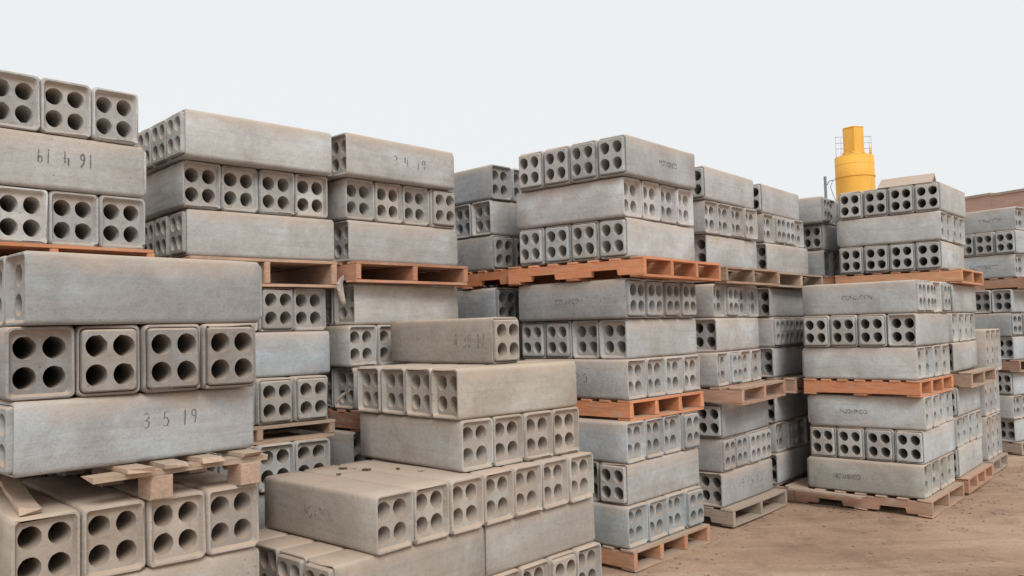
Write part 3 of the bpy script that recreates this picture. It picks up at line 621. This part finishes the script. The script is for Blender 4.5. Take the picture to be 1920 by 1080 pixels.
# ------------------------------------------------------------------ loose stones on the earth
rg = random.Random(8); V = []; F = []
ico = [(0,0,1),(.89,0,.45),(.28,.85,.45),(-.72,.53,.45),(-.72,-.53,.45),(.28,-.85,.45),(0,0,-.3)]
icf = [(0,1,2),(0,2,3),(0,3,4),(0,4,5),(0,5,1),(6,2,1),(6,3,2),(6,4,3),(6,5,4),(6,1,5)]
feet = [((.55,5.55),(1.55,6.6)),((1.5,6.8),(2.3,7.75)),((2.6,7.75),(3.35,7.0)),((3.4,6.95),(4.2,7.85)),((4.3,7.9),(5.0,8.75)),((5.2,9.0),(6.1,10.0))]
for i in range(3600):
    x = rg.uniform(.2,9); y = rg.uniform(3.2,13); s = .004+.013*rg.random()**4
    if i % 7 == 0:
        (ax,ay),(bx,by) = feet[rg.randrange(len(feet))]; f_ = rg.random(); x = ax+(bx-ax)*f_+rg.gauss(.05,.14); y = ay+(by-ay)*f_+rg.gauss(-.05,.12); s = .003+.012*rg.random()**3
    k = len(V); a = rg.uniform(0,6)
    for px, py, pz in ico:
        j = rg.uniform(.7,1.2); V.append((x+s*j*(px*math.cos(a)-py*math.sin(a))*1.2, y+s*j*(px*math.sin(a)+py*math.cos(a)), gh(x,y)+s*pz*.7*j+.001))
    F += [tuple(k+q for q in f) for f in icf]
o = link('gravel', mesh_from('gravel', V, F, plain('loose_stone', (.38,.29,.225), .95, .45, 9)))
tag(o, 'small loose stones scattered over the packed earth', 'gravel', kind='stuff')

# ------------------------------------------------------------------ background: silo, pole, parapet building
YEL = plain('yellow_paint', (.88,.47,.075), .55, .16, 1.2, .35, 0, (1,1,.3)); STEEL = plain('grey_steel', (.20,.21,.23), .5, .2, 3, .4, .3)
PALEST = plain('galvanised_rail', (.50,.52,.58), .5, .1, 3, .4, .2)
def lathe(name, prof, n, mat, parent, smooth=True, cap=True):
    V = [(r*math.cos(2*math.pi*i/n), r*math.sin(2*math.pi*i/n), z) for r, z in prof for i in range(n)]
    F = [(q*n+i, q*n+(i+1)%n, q*n+n+(i+1)%n, q*n+n+i) for q in range(len(prof)-1) for i in range(n)]
    if cap: F += [tuple(range(n-1,-1,-1)), tuple((len(prof)-1)*n+i for i in range(n))]
    me = mesh_from(name, V, F, mat)
    for p in me.polygons: p.use_smooth = smooth and len(p.vertices) == 4
    return link(name, me, parent)
def tube(name, pts, r, mat, parent=None, n=6, closed=False):
    V = []; F = []; m_ = len(pts)
    for i, p in enumerate(pts):
        p = Vector(p); a = Vector(pts[(i+1)%m_ if closed else min(i+1,m_-1)]); b = Vector(pts[(i-1)%m_ if closed else max(i-1,0)])
        d = (a-b).normalized(); s = d.cross(Vector((0,0,1))); s = s.normalized() if s.length > .01 else Vector((1,0,0)); q = s.cross(d)
        V += [tuple(p+s*r*math.cos(2*math.pi*k/n)+q*r*math.sin(2*math.pi*k/n)) for k in range(n)]
    for i in range(m_ if closed else m_-1):
        j = (i+1) % m_
        for k in range(n): F.append((i*n+k, i*n+(k+1)%n, j*n+(k+1)%n, j*n+k))
    if not closed: F += [tuple(range(n-1,-1,-1)), tuple((m_-1)*n+k for k in range(n))]
    return link(name, mesh_from(name, V, F, mat, True), parent)
silo = empty('cement_silo', (23.86,57.3,0)); tag(silo, 'yellow round cement silo rising behind the right stacks', 'silo')
rs = 1.27
lathe('shell', [(rs,5.2),(rs,9.3),(rs,11.55),(rs,13.02)], 48, YEL, silo)
lathe('hopper', [(.25,2.6),(rs*.995,5.2)], 48, YEL, silo)
for z in (7.0,9.9,12.45): lathe('weld_seam', [(rs-.01,z-.012),(rs+.008,z-.012),(rs+.008,z+.012),(rs-.01,z+.012)], 48, YEL, silo, False)
for z in (5.6,8.4,11.62): lathe('ring_flange', [(rs-.02,z-.05),(rs+.045,z-.05),(rs+.045,z+.04),(rs-.02,z+.04)], 48, YEL, silo, False)
lathe('roof', [(rs+.0,13.021),(.72,13.22),(.70,13.30)], 48, YEL, silo)
lathe('filter_collar', [(.80,13.22),(.80,13.34)], 6, YEL, silo, False)
lathe('filter_housing', [(.735,13.341),(.735,15.0)], 6, YEL, silo, False).rotation_euler = (0,0,R(12))
lathe('filter_lid', [(.76,15.001),(.76,15.04),(.10,15.22)], 6, YEL, silo, False).rotation_euler = (0,0,R(12))
for a in range(4):
    t = R(45+90*a); tube('leg', [(rs*.93*math.cos(t),rs*.93*math.sin(t),0),(rs*.93*math.cos(t),rs*.93*math.sin(t),5.4)], .09, YEL, silo, 8)
for sg_ in (-1,1):
    for z in (13.55,13.95,14.38): tube('guard_rail', [(sg_*(.62+.62*math.sin(math.pi*i/8)),-.30*math.cos(math.pi*i/8),z+.02*i) for i in range(9)], .017, PALEST, silo, 5)
    tube('rail_post', [(sg_*1.23,0,13.0),(sg_*1.23,0,14.5)], .016, PALEST, silo, 5); tube('rail_post', [(sg_*.98,-.24,13.05),(sg_*.98,-.24,14.4)], .014, PALEST, silo, 5)
tube('vent_stub', [(.93,-.5,13.0),(.93,-.5,13.6)], .05, YEL, silo, 8)
pole = empty('steel_pole', (12.17,32,0)); tag(pole, 'thin grey steel pole with short arm left of the yellow silo', 'pole')
tube('mast', [(0,0,-.05),(0,0,7.29)], .055, STEEL, pole, 10); tube('arm', [(.05,0,6.95),(.16,0,7.12),(.34,0,7.14)], .018, STEEL, pole)
tube('cable', [(.30,0,7.13),(.2,.02,6.9),(.30,.05,6.6),(.48,.1,6.2),(.62,.2,5.6)], .012, STEEL, pole, 5)
BRICK = plain('pinkish_render', (.50,.335,.275), .92, .20, 3.5, .15, 0, (.5,1,2)); COPE = plain('grey_coping', (.40,.33,.29), .9, .25, 5)
bl = empty('parapet_building', (14.3,29.0,0), R(-64)); tag(bl, 'low pinkish building with stepped parapet at the right edge', 'building')
def box(name, a, b, mat, parent):
    V = [(x,y,z) for z in (a[2],b[2]) for y in (a[1],b[1]) for x in (a[0],b[0])]
    F = [(0,2,3,1),(4,5,7,6),(0,1,5,4),(1,3,7,5),(3,2,6,7),(2,0,4,6)]
    return link(name, mesh_from(name, V, F, mat), parent)
hs = [(0,2.6,5.70),(2.6,4.2,5.66),(4.2,6.2,5.76),(6.2,9,5.86),(9,14,5.9)]
for a, b, z in hs:
    box('wall', (a,0,-.05), (b-.003,5,z-.08), BRICK, bl); box('coping', (a-.0,-.04,z-.079), (b-.003,5.04,z), COPE, bl)
